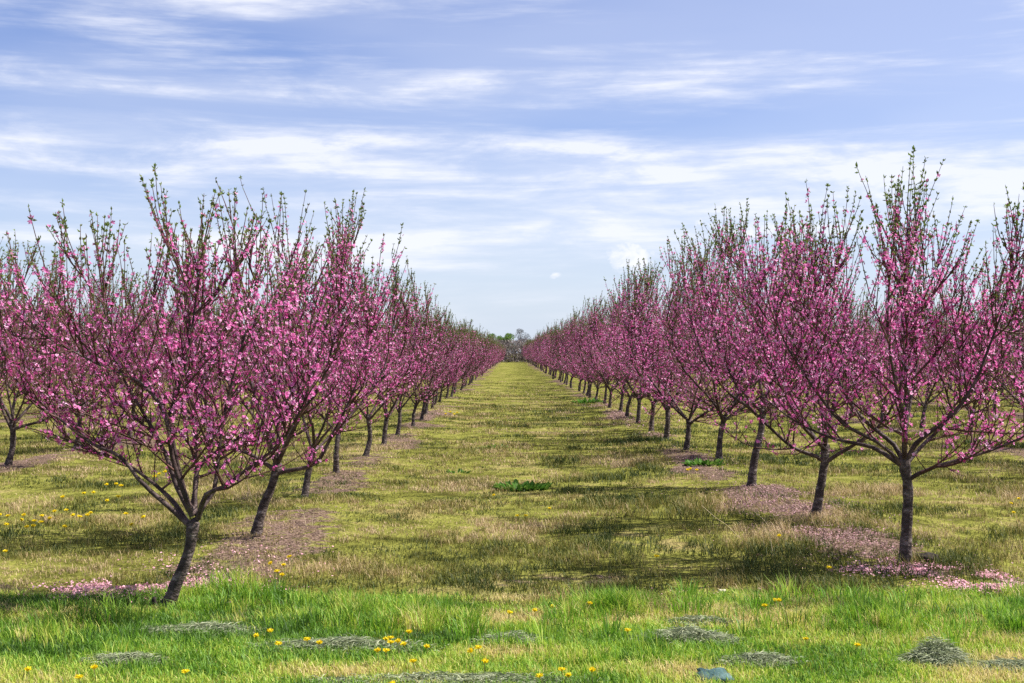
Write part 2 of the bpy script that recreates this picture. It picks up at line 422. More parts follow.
        for s in range(1 if kind == 'B' else 5):       # the leader and its rivals, reaching up
            d = unit(P[-1] - P[-2])
            shoot(P[-1 - s * 2] if len(P) > 11 else P[-1], unit(d * 0.6 + np.array([0, 0, 0.55]) + rg.normal(0, 0.16, 3)), rg.uniform(0.45, 0.95) if kind == 'S' else rg.uniform(0.25, 0.7), 0.07)
    FC = np.concatenate(FC); FN = np.concatenate(FN)
    n = len(FC)
    rad = rg.uniform(0.0125, 0.0200, n); bud = rg.random(n) < 0.18
    rad[bud] *= 0.55
    tint = np.clip(rg.normal(0.55, 0.30, n), 0, 1); tint[bud] *= 0.35
    add_flowers(A['blossoms'], FC, FN, rad, tint, rg)
    LC = np.concatenate(LC); LD = np.concatenate(LD); LT = np.concatenate(LT)
    m = len(LC)
    lt = rg.random(m) * 0.6 + 0.25 * LT
    red = rg.random(m) < 0.40 * (1 - LT); lt[red] = rg.uniform(0.9, 1.0, red.sum())
    ln = rg.uniform(0.012, 0.031, m) * (0.72 + 0.48 * sstep(0.45, 0.9, LT))
    add_leaves(A['leaves'], LC, LD, ln, ln * rg.uniform(0.18, 0.27, m), lt, rg)
    A['n'] = (n, m, len(lines))
    return A

def tree_meshes(A, split):
    """split: trunk, limbs, twigs, blossoms, leaves apart; else trunk with limbs, and one crown"""
    if split:
        out = [('trunk', A['trunk'].mesh('trunk', M_bark, True))]
        out += [('limb', a.mesh('limb', M_limb, True)) for a in A['limbs']]
        out += [('crown', A['twigs'].mesh('crown', M_twig), [('blossoms', A['blossoms'].mesh('blossoms', M_bloom)), ('leaves', A['leaves'].mesh('leaves', M_leaf))])]
        return out
    t = Acc()
    for a in [A['trunk']] + A['limbs']:
        V, Q, T, c = a.arrays(); t.add(V, Q, T, c)
    return [('trunk', t.mesh('trunk', M_bark, True)), ('crown', crown_mesh([(A, None)]))]

def crown_mesh(items, name='crown', with_trunk=False, thin=1):
    Vs, Qs, Ts, As, mq, mt, n = [], [], [], [], [], [], 0
    for A, mtx in items:
        srcs = [(A['twigs'], 0), (A['blossoms'], 1), (A['leaves'], 2)]
        if with_trunk: srcs += [(a, 0) for a in [A['trunk']] + A['limbs']]
        for a, mi in srcs:
            V, Q, T, c = a.arrays()
            if mtx is not None: V = V @ mtx[:3, :3].T + mtx[:3, 3]
            Vs.append(V); As.append(c); Qs.append(Q + n); Ts.append(T + n); n += len(V)
            mq.append(np.full(len(Q), mi)); mt.append(np.full(len(T), mi))
    return make_mesh(name, np.concatenate(Vs), np.concatenate(Qs), np.concatenate(Ts), [M_twig, M_bloom, M_leaf],
                     np.concatenate(mq + mt), {'tint': np.concatenate(As)})

def thin_tree(A, k, grow):
    """a lighter copy for the far rows: every k-th flower / leaf, enlarged"""
    B = {'trunk': A['trunk'], 'limbs': A['limbs'], 'twigs': A['twigs'], 'blossoms': Acc(), 'leaves': Acc()}
    V, Q, T, c = A['blossoms'].arrays()
    V = V.reshape(-1, 20, 3)[::k]; c = c.reshape(-1, 20)[::k]; ctr = V.mean(1, keepdims=True)
    V = (ctr + (V - ctr) * grow).reshape(-1, 3)
    B['blossoms'].add(V, np.arange(len(V)).reshape(-1, 4), None, c.reshape(-1))
    V, Q, T, c = A['leaves'].arrays()
    V = V.reshape(-1, 4, 3)[::k]; c = c.reshape(-1, 4)[::k]; ctr = V.mean(1, keepdims=True)
    V = (ctr + (V - ctr) * grow).reshape(-1, 3)
    B['leaves'].add(V, np.arange(len(V)).reshape(-1, 4), None, c.reshape(-1))
    return B

def hero(seed, base, d, trunk_px, limbs_px, H, **kw):
    """a near tree whose trunk and main limbs follow the photograph; limbs_px: (list of pixels, depth gained from start to end)"""
    s = F / d
    cv = lambda p, y: [(p[0] - base[0]) / s, y, (base[1] - p[1]) / s]
    tr = [cv(p, 0) for p in trunk_px]; tr[0][2] -= 0.06
    scs = []
    for pts, dy in limbs_px:
        n = len(pts) - 1
        scs.append([cv(p, dy * (i / n) ** 0.85) for i, p in enumerate(pts)])
    return gen_tree(seed, H, trunk=tr, scaffolds=scs, **kw)

L1a = hero(101, (165, 607), 8.6, [(165, 607), (177, 586), (189, 556), (195, 522)], [
    ([(192, 527), (178, 515), (150, 492), (135, 478), (118, 458), (84, 442), (44, 411), (13, 384), (-12, 362)], 0.15),
    ([(193, 515), (175, 489), (160, 455), (133, 411), (112, 380), (95, 335), (84, 290), (78, 262)], 0.45),
    ([(194, 515), (188, 495), (177, 458), (171, 415), (158, 392), (148, 381), (121, 370), (97, 357), (64, 339), (44, 325)], -0.30),
    ([(194, 516), (186, 490), (178, 455), (172, 415), (179, 396), (188, 370), (193, 345), (200, 300), (205, 262)], -0.1),
    ([(197, 520), (203, 506), (211, 493), (215, 447), (217, 420), (228, 370), (240, 320), (250, 270)], 0.35),
    ([(199, 519), (211, 493), (231, 484), (256, 466), (290, 440), (315, 400), (325, 360)], -0.5),
    ([(196, 515), (194, 470), (222, 446), (256, 424), (284, 390), (298, 340)], 0.6),
    ([(194, 512), (190, 470), (180, 420), (165, 360), (160, 300), (158, 270)], 0.85),
    ([(190, 524), (160, 500), (110, 470), (60, 455), (10, 440)], 0.75),
], 3.14, r0=0.044, dens=1.08, env=0.22, fl=0.9)
R1a = hero(207, (904, 570), 10.0, [(904, 570), (906, 537), (908, 500), (904, 466)], [
    ([(910, 484), (917, 478), (931, 471), (952, 464), (980, 455), (1024, 435), (1050, 415)], -0.25),
    ([(904, 474), (890, 458), (875, 447), (849, 434), (831, 420), (804, 384), (780, 345), (766, 300)], -0.15),
    ([(903, 466), (897, 451), (879, 435), (861, 416), (846, 384), (832, 335), (826, 290), (822, 250)], 0.4),
    ([(904, 466), (904, 440), (906, 390), (902, 330), (904, 270), (906, 225)], -0.05),
    ([(906, 466), (914, 449), (931, 434), (949, 418), (968, 390), (985, 345), (1003, 292), (1010, 250)], -0.2),
    ([(905, 464), (912, 440), (925, 400), (938, 350), (948, 300), (952, 250)], 0.7),
    ([(904, 466), (896, 430), (880, 390), (866, 340), (862, 280)], -0.75),
    ([(906, 470), (930, 455), (965, 430), (1000, 400), (1025, 350)], 0.75),
    ([(903, 472), (880, 455), (845, 447), (810, 430), (780, 405)], 0.7),
], 3.32, r0=0.046, dens=1.05)
R1b = hero(303, (813, 524), 12.8, [(813, 524), (818, 500), (823, 470), (824, 450)], [
    ([(823, 468), (815, 462), (791, 453), (767, 433), (742, 407), (720, 365), (705, 320)], -0.2),
    ([(825, 468), (836, 458), (853, 446), (875, 425), (890, 390), (898, 350)], -0.4),
    ([(824, 455), (823, 430), (820, 390), (815, 340), (812, 290)], 0.1),
    ([(824, 455), (810, 435), (790, 400), (770, 350), (755, 300), (748, 265)], 0.5),
    ([(824, 452), (835, 420), (850, 370), (858, 320), (862, 280)], 0.6),
    ([(824, 455), (805, 440), (785, 420), (760, 375), (742, 320)], -0.8),
    ([(824, 455), (820, 425), (800, 370), (790, 310), (786, 275)], -0.5),
], 3.55, r0=0.047)
R1c = hero(404, (751, 490), 16.0, [(751, 490), (754, 465), (761, 435), (763, 415)], [
    ([(762, 425), (748, 412), (728, 398), (705, 370), (690, 330), (683, 290)], -0.3),
    ([(763, 420), (775, 405), (795, 390), (815, 360), (825, 320)], -0.2),
    ([(763, 415), (760, 385), (752, 340), (742, 290), (735, 250)], 0.1),
    ([(763, 415), (772, 390), (785, 345), (795, 290), (800, 255)], 0.5),
    ([(763, 418), (745, 395), (722, 350), (712, 300), (708, 265)], 0.6),
    ([(763, 418), (770, 400), (765, 350), (770, 290)], -0.8),
], 3.65, r0=0.05)
L1b = hero(505, (258, 540), 11.7, [(258, 540), (266, 515), (276, 490), (281, 470)], [
    ([(279, 480), (290, 477), (320, 469), (338, 438), (353, 409), (368, 370), (378, 325)], -0.15),
    ([(281, 475), (281, 450), (280, 420), (284, 370), (292, 320), (298, 270)], 0.1),
    ([(280, 475), (270, 450), (250, 420), (225, 390), (205, 350), (195, 300)], 0.4),
    ([(281, 470), (290, 440), (305, 400), (320, 350), (328, 300), (332, 265)], 0.5),
    ([(280, 472), (275, 440), (262, 390), (255, 330), (252, 285)], -0.6),
    ([(281, 470), (295, 445), (310, 420), (335, 380), (350, 320), (355, 285)], -0.7),
    ([(279, 478), (260, 462), (235, 450), (205, 425), (180, 390)], -0.3),
], 3.50, r0=0.046, fl=0.9, env=0.08)
VARS = [gen_tree(1000 + k, H=3.08 + 0.09 * (k % 4), hf=0.46 + 0.06 * (k % 4) + 0.08 * (k > 3), low=k < 4, spread=1.0 + 0.05 * (k % 3), r0=0.044 + 0.003 * (k % 3), dens=0.95, fl=(0.85, 0.6, 0.95, 0.72, 0.8, 0.55, 0.9)[k]) for k in range(7)]
VARS += [gen_tree(2000 + k, H=3.1 + 0.1 * k, hf=0.48 + 0.06 * k, low=True, r0=0.045, dens=0.95, fl=0.30) for k in range(3)]
print('flowers, leaves, lines:', [A['n'] for A in (L1a, R1a, R1b, R1c, L1b)], [A['n'] for A in VARS])

NEAR_SETS = [tree_meshes(A, True) for A in VARS]
FAR_SETS = [tree_meshes(thin_tree(A, 2, 1.42), False) for A in VARS]

def place_set(meshes, loc, label, group, rot=0.0, tilt=0.0, scale=1.0, zs=1.0):
    root = empty('peach_tree', loc)
    M = Matrix.Rotation(tilt, 4, 'Y') @ Matrix.Rotation(rot, 4, 'Z')
    root.rotation_euler = M.to_euler('XYZ'); root.scale = (scale, scale, scale * zs)
    tag(root, label, 'tree', group)
    for it in meshes:
        part = link(it[0], it[1], root)
        for nm, me in (it[2] if len(it) > 2 else ()): link(nm, me, part)
    return root

NEAR_PROTO, FAR_PROTO = {}, {}
def copy_tree(k, near, loc, label, group, rot, tilt, scale, zs):
    store = NEAR_PROTO if near else FAR_PROTO
    if k not in store:
        store[k] = place_set((NEAR_SETS if near else FAR_SETS)[k], loc, label, group, rot, tilt, scale, zs)
        return store[k]
    src = store[k]
    r = src.copy(); COL.objects.link(r)
    r.location = loc
    r.rotation_euler = (Matrix.Rotation(tilt, 4, 'Y') @ Matrix.Rotation(rot, 4, 'Z')).to_euler('XYZ')
    r.scale = (scale, scale, scale * zs); tag(r, label, 'tree', group)
    for ch in list(src.children):
        c = ch.copy(); COL.objects.link(c); c.parent = r
        for g in list(ch.children):
            e = g.copy(); COL.objects.link(e); e.parent = c
    return r

ORD = 'first second third fourth fifth sixth seventh eighth ninth tenth eleventh twelfth thirteenth fourteenth fifteenth sixteenth'.split()
G = {'L1': 'peach trees along the left side of the grass lane', 'R1': 'peach trees along the right side of the grass lane',
     'L2': 'peach trees of the second row on the left', 'R2': 'peach trees of the second row on the right',
     'L3': 'peach trees of the third row on the left', 'R3': 'peach trees of the third row on the right'}
near_left = [(-2.34, 11.7), (-2.38, 14.7), (-2.36, 17.7), (-2.31, 20.4), (-2.28, 23.2), (-2.27, 25.8), (-2.26, 28.7), (-2.25, 31.6)]
near_right = [(3.02, 12.8), (3.02, 16.0), (3.17, 20.1), (3.04, 21.8), (3.02, 24.5), (3.02, 27.2), (2.97, 30.2), (2.97, 33.0)]
LAB = {
 ('L1', 0): 'nearest blossoming tree left of the lane, its leaning trunk rising from the tall grass edge',
 ('L1', 1): 'tree just behind the nearest left tree, one dark limb elbowing low toward the lane',
 ('L1', 2): 'slim straight-trunked pink tree, third from the front along the left of the lane',
 ('L1', 3): 'pink tree with pale lit right side of trunk, fourth along the left of the lane',
 ('R1', 0): 'tallest nearest blossoming tree right of the lane, upright trunk ringed by pink fallen petals',
 ('R1', 1): 'blossoming tree with widely forked leaning trunk, second along the right of the lane',
 ('R1', 2): 'third pink tree along the right of the lane, bare dark trunk on the petal strip',
 ('R1', 3): 'thin straight-trunked tree with a green weed at its foot, right of the lane',
 ('R1', 4): 'low-forking leaning tree just behind the thin straight-trunked tree right of the lane',
}
occ = []
def row(key, pts, first=0):
    side = 'left' if key[0] == 'L' else 'right'; n = int(key[1])
    rg = random.Random(sum(map(ord, key)) * 7)
    for i, (x, y) in enumerate(pts):
        k = first + i
        if (key, k) in LAB: lab = LAB[(key, k)]
        elif n == 1 and k < 14: lab = f'{ORD[k]} blossoming tree down the row along the {side} of the grass lane'
        elif n == 1: lab = f'small far pink tree in the closed up distant stretch of the {side} lane row'
        elif n == 2 and 3.0 < abs(y) and k < 10: lab = f'{ORD[k]} tree of the second row back on the {side}, seen behind the lane row'
        elif n == 2: lab = f'distant tree deep in the second row on the {side}, screened by the lane row'
        else: lab = f'tree glimpsed in the {"third" if n == 3 else "fourth"} row back on the {side} between nearer trunks'
        zf = 1.0
        scale = rg.uniform(0.95, 1.06) * (1.06 if key == 'R1' else 0.91 if key == 'L1' else 1.04); zs = rg.uniform(0.95, 1.05)
        loc = (x + rg.gauss(0, 0.05), y, float(ground_z(x, y)))
        back = rg.random() < (0.72 if n > 1 else 0.12 if i < 5 else 0.25 if y < 40 else 0.42)
        copy_tree(7 + rg.randrange(3) if back else 4 + rg.randrange(3) if key == 'L1' and y < 60 else rg.randrange(7), y < 48, loc, lab, G.get(key, f'peach trees of the fourth row on the {side}'),
                  rg.random() * 6.283, R(rg.uniform(3, 11)), scale, zs)
        occ.append((x, y))

def cont(x, y0, y1, seed, step=2.85):
    rg = random.Random(seed); out = []; y = y0
    while y < y1:
        out.append((x + rg.gauss(0, 0.06), y)); y += step + rg.gauss(0, 0.12)
    return out

def zg(x, y): return (x, y, float(ground_z(x, y)))
place_set(tree_meshes(L1a, True), zg(-2.33, 8.6), LAB[('L1', 0)], G['L1'])
place_set(tree_meshes(L1b, True), zg(-2.34, 11.7), LAB[('L1', 1)], G['L1'])
place_set(tree_meshes(R1a, True), zg(3.07, 10.0), LAB[('R1', 0)], G['R1'])
place_set(tree_meshes(R1b, True), zg(3.03, 12.8), LAB[('R1', 1)], G['R1'])
place_set(tree_meshes(R1c, True), zg(3.00, 16.0), LAB[('R1', 2)], G['R1'])
END = 226
row('L1', near_left[1:] + cont(-2.30, 34.5, END, 1), 2)
row('R1', near_right[2:] + cont(2.97, 35.8, END, 2), 3)
row('L2', [(-7.4, 16.0)] + cont(ROWX['L2'], 18.9, 122, 3))
row('R2', [(8.5, 13.6), (8.5, 16.5), (8.5, 19.3)] + cont(9.0, 22.4, 118, 4))
row('L3', cont(ROWX['L3'], 29.5, 85, 5))
row('R3', cont(ROWX['R3'], 34.0, 85, 6))
row('L4', cont(ROWX['L4'], 44.0, 60, 7))
row('R4', cont(ROWX['R4'], 47.0, 60, 8))
print('individual trees', len(occ) + 5)

# the rest of the orchard: past the 300 trees that show largest, one mass
def rest_of_orchard():
    rg = random.Random(77); items = []
    thin = [thin_tree(A, 12, 3.2) for A in (VARS[1], VARS[3], VARS[7], VARS[8])]
    for A in thin:                                  # keep only the stouter half of the twigs
        V, Q, T, c = A['twigs'].arrays()
        nt = Acc(); keep = 4200
        sel = Q[::1][(np.arange(len(Q)) // 40) % 4 == 0]; 
        u, inv = np.unique(sel, return_inverse=True); nt.add(V[u], inv.reshape(-1, 4), None, c[u]); A['twigs'] = nt
    for key, y0, y1 in (('L2', 124.5, 226), ('R2', 121, 226), ('L3', 87, 170), ('R3', 87, 170), ('L4', 62, 130), ('R4', 62, 130), ('L5', 57, 110), ('R5', 60, 110), ('L6', 70, 100), ('R6', 74, 100)):
        for x, y in cont(ROWX[key], y0, y1, hash(y0) % 97 + int(key[1])):
            s = rg.uniform(0.95, 1.1)
            M = Matrix.Translation(zg(x, y)) @ Matrix.Rotation(R(rg.uniform(3, 10)), 4, 'Y') @ Matrix.Rotation(rg.random() * 6.283, 4, 'Z') @ Matrix.Scale(s, 4)
            items.append((thin[rg.randrange(4)], np.array(M)))
    o = link('orchard_rows', crown_mesh(items, 'orchard_rows', True))
    tag(o, 'mass of blossoming orchard trees filling the rows beyond the nearer ones', 'orchard', kind='stuff')
    print('rest trees', len(items))
rest_of_orchard()

# ------------------------------------------------------------------ grass
def blades(base, h, w, az, lean, tint, acc):
    """base Nx3, arrays of height, width, azimuth of lean, lean amount (0 upright..1 flat)"""
    n = len(base)
    dx, dy = np.cos(az), np.sin(az)
    out = np.stack([dx, dy, np.zeros(n)], 1)
    sa = az + np.pi / 2 + rng.normal(0, 0.6, n)
    sd = np.stack([np.cos(sa), np.sin(sa), np.zeros(n)], 1) * (w / 2)[:, None]
    mid = base + out * (h * lean * 0.35)[:, None]; mid[:, 2] += h * 0.58
    tip = base + out * (h * lean)[:, None]; tip[:, 2] += h * np.sqrt(np.clip(1 - lean**2 * 0.8, 0.05, 1))
    V = np.stack([base - sd, base + sd, mid + sd * 0.8, mid - sd * 0.8, tip], 1).reshape(-1, 3)
    k = np.arange(n)[:, None] * 5
    acc.add(V, k + np.array([[0, 1, 2, 3]]), k + np.array([[3, 2, 4]]), np.repeat(np.clip(tint, 0, 1), 5))

def scatter(n, d0, d1, power, side=0.47):
    """points in a wedge in front of the camera; density ~ d**-power"""
    u = rng.random(n)
    e = 2 - power
    d = d0 * (d1 / d0) ** u if abs(e) < 1e-6 else (d0**e + u * (d1**e - d0**e)) ** (1 / e)
    x = rng.uniform(-1, 1, n) * (side * d + 0.8)
    return x, d

def build_grass():
    # tall fresh grass along the unmown edge, thinning on both sides
    acc = Acc()
    x, y = scatter(24000, 7.0, 9.7, 0)
    edge = 8.30 + 1.2 * (fbm(x * 1.1, y * 0 + 3, 3) - 0.5)
    dens = (np.exp(-((y - edge) / np.where(y > edge, 0.34, 0.34)) ** 2) + 0.10 * (y < edge)) * (0.05 + 1.0 * sstep(0.46, 0.60, fbm(x * 1.9 + 9, y * 2.4, 3)))
    k = rng.random(len(x)) < dens * 1.3
    x, y = x[k], y[k]; n = len(x)
    hh = 0.03 + 0.25 * fbm(x * 2.6 + 50, y * 3, 3) ** 2.3
    per = 14
    X = np.repeat(x, per) + rng.normal(0, 0.028, n * per); Y = np.repeat(y, per) + rng.normal(0, 0.028, n * per)
    B = np.stack([X, Y, ground_z(X, Y)], 1); m = len(X)
    tt = np.repeat(0.44 + 1.3 * (fbm(x * 2.2, y * 2.2, 3) - 0.5) + rng.normal(0, .20, n), per)
    blades(B, np.repeat(hh, per) * rng.uniform(0.5, 1.25, m), rng.uniform(0.003, 0.0065, m), rng.random(m) * 6.283, rng.uniform(0.1, 0.75, m), tt + rng.normal(0, .10, m), acc)
    x, y = scatter(620, 7.2, 8.95, 0); e2 = 8.30 + 1.2 * (fbm(x * 1.1, y * 0 + 3, 3) - 0.5)
    k = rng.random(620) < np.exp(-((y - e2) / np.where(y > e2, 0.35, 0.5)) ** 2) * (0.25 + sstep(.42, .6, fbm(x * 1.3 + 70, y * 1.5, 2)))
    x, y = x[k], y[k]; n = len(x); per = 46
    cw = rng.uniform(0.03, 0.07, n)
    ox = rng.normal(0, 1, (n, per)) * cw[:, None]; oy = rng.normal(0, 1, (n, per)) * cw[:, None]
    X = (x[:, None] + ox).ravel(); Y = (y[:, None] + oy).ravel(); m = n * per
    hh = np.repeat(rng.uniform(0.09, 0.20, n), per) * rng.uniform(0.45, 1.2, m)
    blades(np.stack([X, Y, ground_z(X, Y)], 1), hh, rng.uniform(0.004, 0.008, m), np.arctan2(oy, ox).ravel() + rng.normal(0, .5, m), rng.uniform(0.15, 0.8, m),
           np.repeat(rng.uniform(0.12, 0.62, n), per) + rng.normal(0, .11, m), acc)
    o = link('tall_grass', acc.mesh('tall_grass', M_tall)); tag(o, 'tall fresh green grass along the edge of the mown strip', 'grass', kind='stuff')
    # the mown headland in front
    acc = Acc()
    x, y = scatter(26000, 5.6, 9.0, 0.5); n = len(x)
    c = fbm(x * 1.3 + 11, y * 1.8, 3)
    k = rng.random(n) < 0.35 + 1.2 * c
    x, y, c = x[k], y[k], c[k]; n = len(x)
    per = 10
    X = np.repeat(x, per) + rng.normal(0, 0.03, n * per); Y = np.repeat(y, per) + rng.normal(0, 0.03, n * per)
    B = np.stack([X, Y, ground_z(X, Y)], 1); m = len(X)
    tt = np.repeat(0.60 + 2.1 * (fbm(x * 1.1 + 80, y * 2.2, 3) - 0.5) + rng.normal(0, .15, n), per)
    blades(B, np.repeat(0.028 + 0.045 * c, per) * rng.uniform(0.5, 1.4, m), rng.uniform(0.003, 0.006, m), rng.random(m) * 6.283, rng.uniform(0.2, 0.95, m), tt + rng.normal(0, .13, m), acc)
    o = link('mown_grass', acc.mesh('mown_grass', M_tall)); tag(o, 'short bright mown grass of the strip in front', 'grass', kind='stuff')
    # olive meadow of the lane and between the rows
    acc = Acc()
    x, y = scatter(80000, 8.3, 110, 2.0); n = len(x)
    s = soil_mask(x, y)
    c = fbm(x * 1.5 + 4, y * 1.1, 3)
    k = rng.random(n) < (1 - 0.62 * s) * (0.10 + 1.7 * (c - 0.2)) * (1 - 0.93 * sstep(22, 95, y))
    x, y, c, s = x[k], y[k], c[k], s[k]; n = len(x)
    per = 11; sc = np.maximum(1, y / 11.0)
    spread = np.repeat(0.035 * sc ** 0.8, per)
    X = np.repeat(x, per) + rng.normal(0, 1, n * per) * spread; Y = np.repeat(y, per) + rng.normal(0, 1, n * per) * spread
    B = np.stack([X, Y, ground_z(X, Y)], 1); m = len(X)
    green = sstep(0.50, 0.66, fbm(x * 0.7 + 60, y * 0.6, 3) + 0.10 * np.exp(-((x - 1.6) / 1.1) ** 2) * sstep(30, 12, y))  # green grass patches; right of centre they also stand in for tree shade
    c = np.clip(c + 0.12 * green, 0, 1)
    tt = np.repeat(0.52 + 2.2 * (fbm(x * 1.3 + 20, y * 1.0 + 5, 4) - 0.5) - (0.12 + 0.22 * sstep(0.2, 1.2, x)) * green + 0.12 * sstep(20, 60, y) + 0.08 * sstep(22, 12, y) + rng.normal(0, .17, n), per)  # right half darkened further: crown shade put into the blade colour
    hh = np.repeat((0.018 + (0.085 + 0.09 * sstep(0.3, 1.2, x) * sstep(24, 12, y)) * c ** 2.0) * (1 - 0.5 * s) * sc ** 0.2 * (1 - 0.5 * sstep(25, 90, y)), per)
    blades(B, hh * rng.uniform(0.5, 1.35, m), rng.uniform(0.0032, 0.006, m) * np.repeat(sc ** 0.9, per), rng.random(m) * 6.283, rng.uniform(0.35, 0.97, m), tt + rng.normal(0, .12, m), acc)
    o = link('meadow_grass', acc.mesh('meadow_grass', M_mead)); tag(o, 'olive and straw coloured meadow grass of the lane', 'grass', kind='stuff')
    # fallen petals
    acc = Acc()
    C, TT = [], []
    for px, py, sx, sy, cnt in ((95, 594, 0.20, 0.16, 3000), (130, 593, 0.22, 0.12, 1000), (212, 590, 0.22, 0.12, 2000), (180, 601, .3, .1, 500), (230, 570, .35, .4, 500),
                                (915, 574, .28, .18, 1900), (955, 580, .22, .10, 2300), (990, 592, .2, .13, 2300), (870, 577, .15, .1, 500),
                                (800, 512, .40, .6, 3200), (832, 538, .35, .5, 3000), (770, 497, .4, .6, 1900), (850, 560, .35, .4, 900), (705, 462, .4, .9, 700), (700, 595, .5, .12, 260)):
        g = gp(px, py)
        C.append(np.stack([g[0] + rng.normal(0, sx, cnt), g[1] + rng.normal(0, sy, cnt)], 1)); TT.append(rng.random(cnt) * 0.55 + (0.45 if py > 565 else 0.05))
    for xr, cnt in (('L1', 4500), ('R1', 12000), ('L2', 4000), ('R2', 5000)):
        yy = 9 + 36 * rng.random(cnt) ** 1.6
        xx = ROWX[xr] + rng.normal(0, 0.6, len(yy))
        k = rng.random(len(yy)) < 0.10 + soil_mask(xx, yy)
        C.append(np.stack([xx[k], yy[k]], 1)); TT.append(rng.random(int(k.sum())) * 0.55)
    C = np.concatenate(C); TT = np.concatenate(TT); k = (fbm(C[:, 0] * 3, C[:, 1] * 3, 2) > 0.36) & (C[:, 1] > 8.45 + 0.3 * rng.random(len(C))); C = C[k]; TT = TT[k]; n = len(C)
    z = ground_z(C[:, 0], C[:, 1]) + rng.uniform(0.006, 0.03, n)
    P = np.stack([C[:, 0], C[:, 1], z], 1)
    D = unit(np.stack([rng.normal(size=n), rng.normal(size=n), rng.normal(0, .35, n)], 1))
    ln = rng.uniform(0.012, 0.024, n) * np.maximum(1, C[:, 1] / 16)
    S = unit(np.cross(D, np.stack([rng.normal(0, .4, n), rng.normal(0, .4, n), np.ones(n)], 1))) * (ln * 0.42)[:, None]
    V = np.stack([P, P + D * (ln / 2)[:, None] - S, P + D * ln[:, None], P + D * (ln / 2)[:, None] + S], 1).reshape(-1, 3)
    acc.add(V, np.arange(n * 4).reshape(-1, 4), None, np.repeat(TT, 4))
    o = link('fallen_petals', acc.mesh('fallen_petals', M_petal)); tag(o, 'pink petals fallen on the bare earth under the trees', 'petals', kind='stuff')
build_grass()

# heaps of cut grass
def heap(px, py, w, dpt, h, label, nb=900):
    c = gp(px, py); acc = Acc()
    nb = int(nb * 1.9)
    u = np.sqrt(rng.random(nb)) * (1 + 0.25 * rng.random(nb) ** 6); a = rng.random(nb) * 6.283
    lob = 0.62 + 0.75 * fbm(np.cos(a) * 1.7 + px, np.sin(a) * 1.7 + py, 2)
    ox, oy = u * lob * np.cos(a) * w / 2, u * lob * np.sin(a) * dpt / 2
    prof = np.clip(1 - u ** 2, 0, 1) * (0.25 + 1.3 * fbm(ox * 11 + px, oy * 11 + py, 3))
    z = 1.05 * h * prof * rng.random(nb) ** 0.4 + 0.012
    az = rng.normal(0, 0.9, nb) + np.pi * (rng.random(nb) < .5); L_ = rng.uniform(0.03, 0.085, nb)
    d = unit(np.stack([np.cos(az), np.sin(az), rng.normal(-0.04, 0.16, nb)], 1))
    P = np.stack([ox, oy, z], 1)
    s = unit(np.cross(d, rng.normal(size=(nb, 3)))) * rng.uniform(0.0012, 0.0024, nb)[:, None]
    m = P + d * (L_ * .5)[:, None] + np.stack([np.zeros(nb), np.zeros(nb), L_ * 0.12], 1); t = P + d * L_[:, None]
    m[:, 2] = np.maximum(m[:, 2], 0.004); t[:, 2] = np.maximum(t[:, 2], 0.0)
    V = np.stack([P - s, P + s, m + s, m - s, t], 1).reshape(-1, 3)
    k = np.arange(nb)[:, None] * 5
    tint = rng.beta(1.6, 1.5, nb) * (0.35 + 0.65 * np.clip(z / max(h, .01), 0, 1) ** 0) 
    acc.add(V, k + np.array([[0, 1, 2, 3]]), k + np.array([[3, 2, 4]]), np.repeat(tint, 5))
    o = link('cut_grass_heap', acc.mesh('cut_grass_heap', M_hay)); o.location = zg(c[0], c[1])
    tag(o, label, 'grass clippings', 'heaps of cut grass on the mown strip')
heap(934, 664, 0.34, 0.26, 0.10, 'rounded grey-green heap of cut grass, the tallest, near the lower right corner', 1700)
heap(690, 642, 0.66, 0.22, 0.07, 'long grey windrow of cut grass lying behind the blue-green stone', 1700)
heap(756, 662, 0.5, 0.22, 0.04, 'short wisp of cut grass just right of the blue-green stone', 1000)
heap(325, 648, 1.0, 0.26, 0.05, 'long pale streak of cut grass beside the front cluster of dandelions', 2000)
heap(125, 664, 0.42, 0.16, 0.045, 'thin grey streak of cut grass behind two dandelions in the lower left', 1100)
heap(440, 681, 1.4, 0.22, 0.035, 'broad flat spread of cut grass along the bottom edge below the dandelion cluster', 2000)
heap(510, 640, 0.4, 0.2, 0.04, 'faint tan scatter of cut grass left of the lane centre in front', 700)
heap(700, 625, 0.45, 0.12, 0.03, 'small pale line of cut grass nearest the tall green edge', 700)
heap(1010, 668, 0.4, 0.16, 0.035, 'thin flattened cut grass at the far lower right corner', 700)
heap(200, 632, 0.9, 0.22, 0.05, 'matted cut grass lying against tall grass left of the front cluster', 1300)

# ------------------------------------------------------------------ dandelions
def dandelion_meshes(seed, hz):
    rg = np.random.default_rng(seed); hd, st = Acc(), Acc()
    n = 46
    ring = np.sqrt(rg.random(n)); a = rg.random(n) * 6.283
    C = np.zeros((n, 3)); C[:, 2] = hz
    D = np.stack([np.cos(a) * (0.35 + ring), np.sin(a) * (0.35 + ring), 1.15 - ring * 0.95], 1)
    ln = rg.uniform(0.017, 0.024, n)
    add_leaves(hd, C, D, ln, ln * 0.20, rg.random(n), rg)
    tube(hd, [[0, 0, hz - 0.008], [0, 0, hz + 0.004], [0, 0, hz + 0.008]], [0.004, 0.008, 0.007], 8, 0.3)
    tube(st, spline([[0.01, 0, -0.02], [0.006, 0.004, hz * 0.5], [0, 0, hz - 0.006]], 0.03), 0.0022, 5, 0.5)
    return hd.mesh('flower_head', M_dand), st.mesh('stalk', M_stalk)
DV = [dandelion_meshes(s, h) for s, h in ((1, 0.06), (2, 0.08), (3, 0.10))]
proto_d = {}
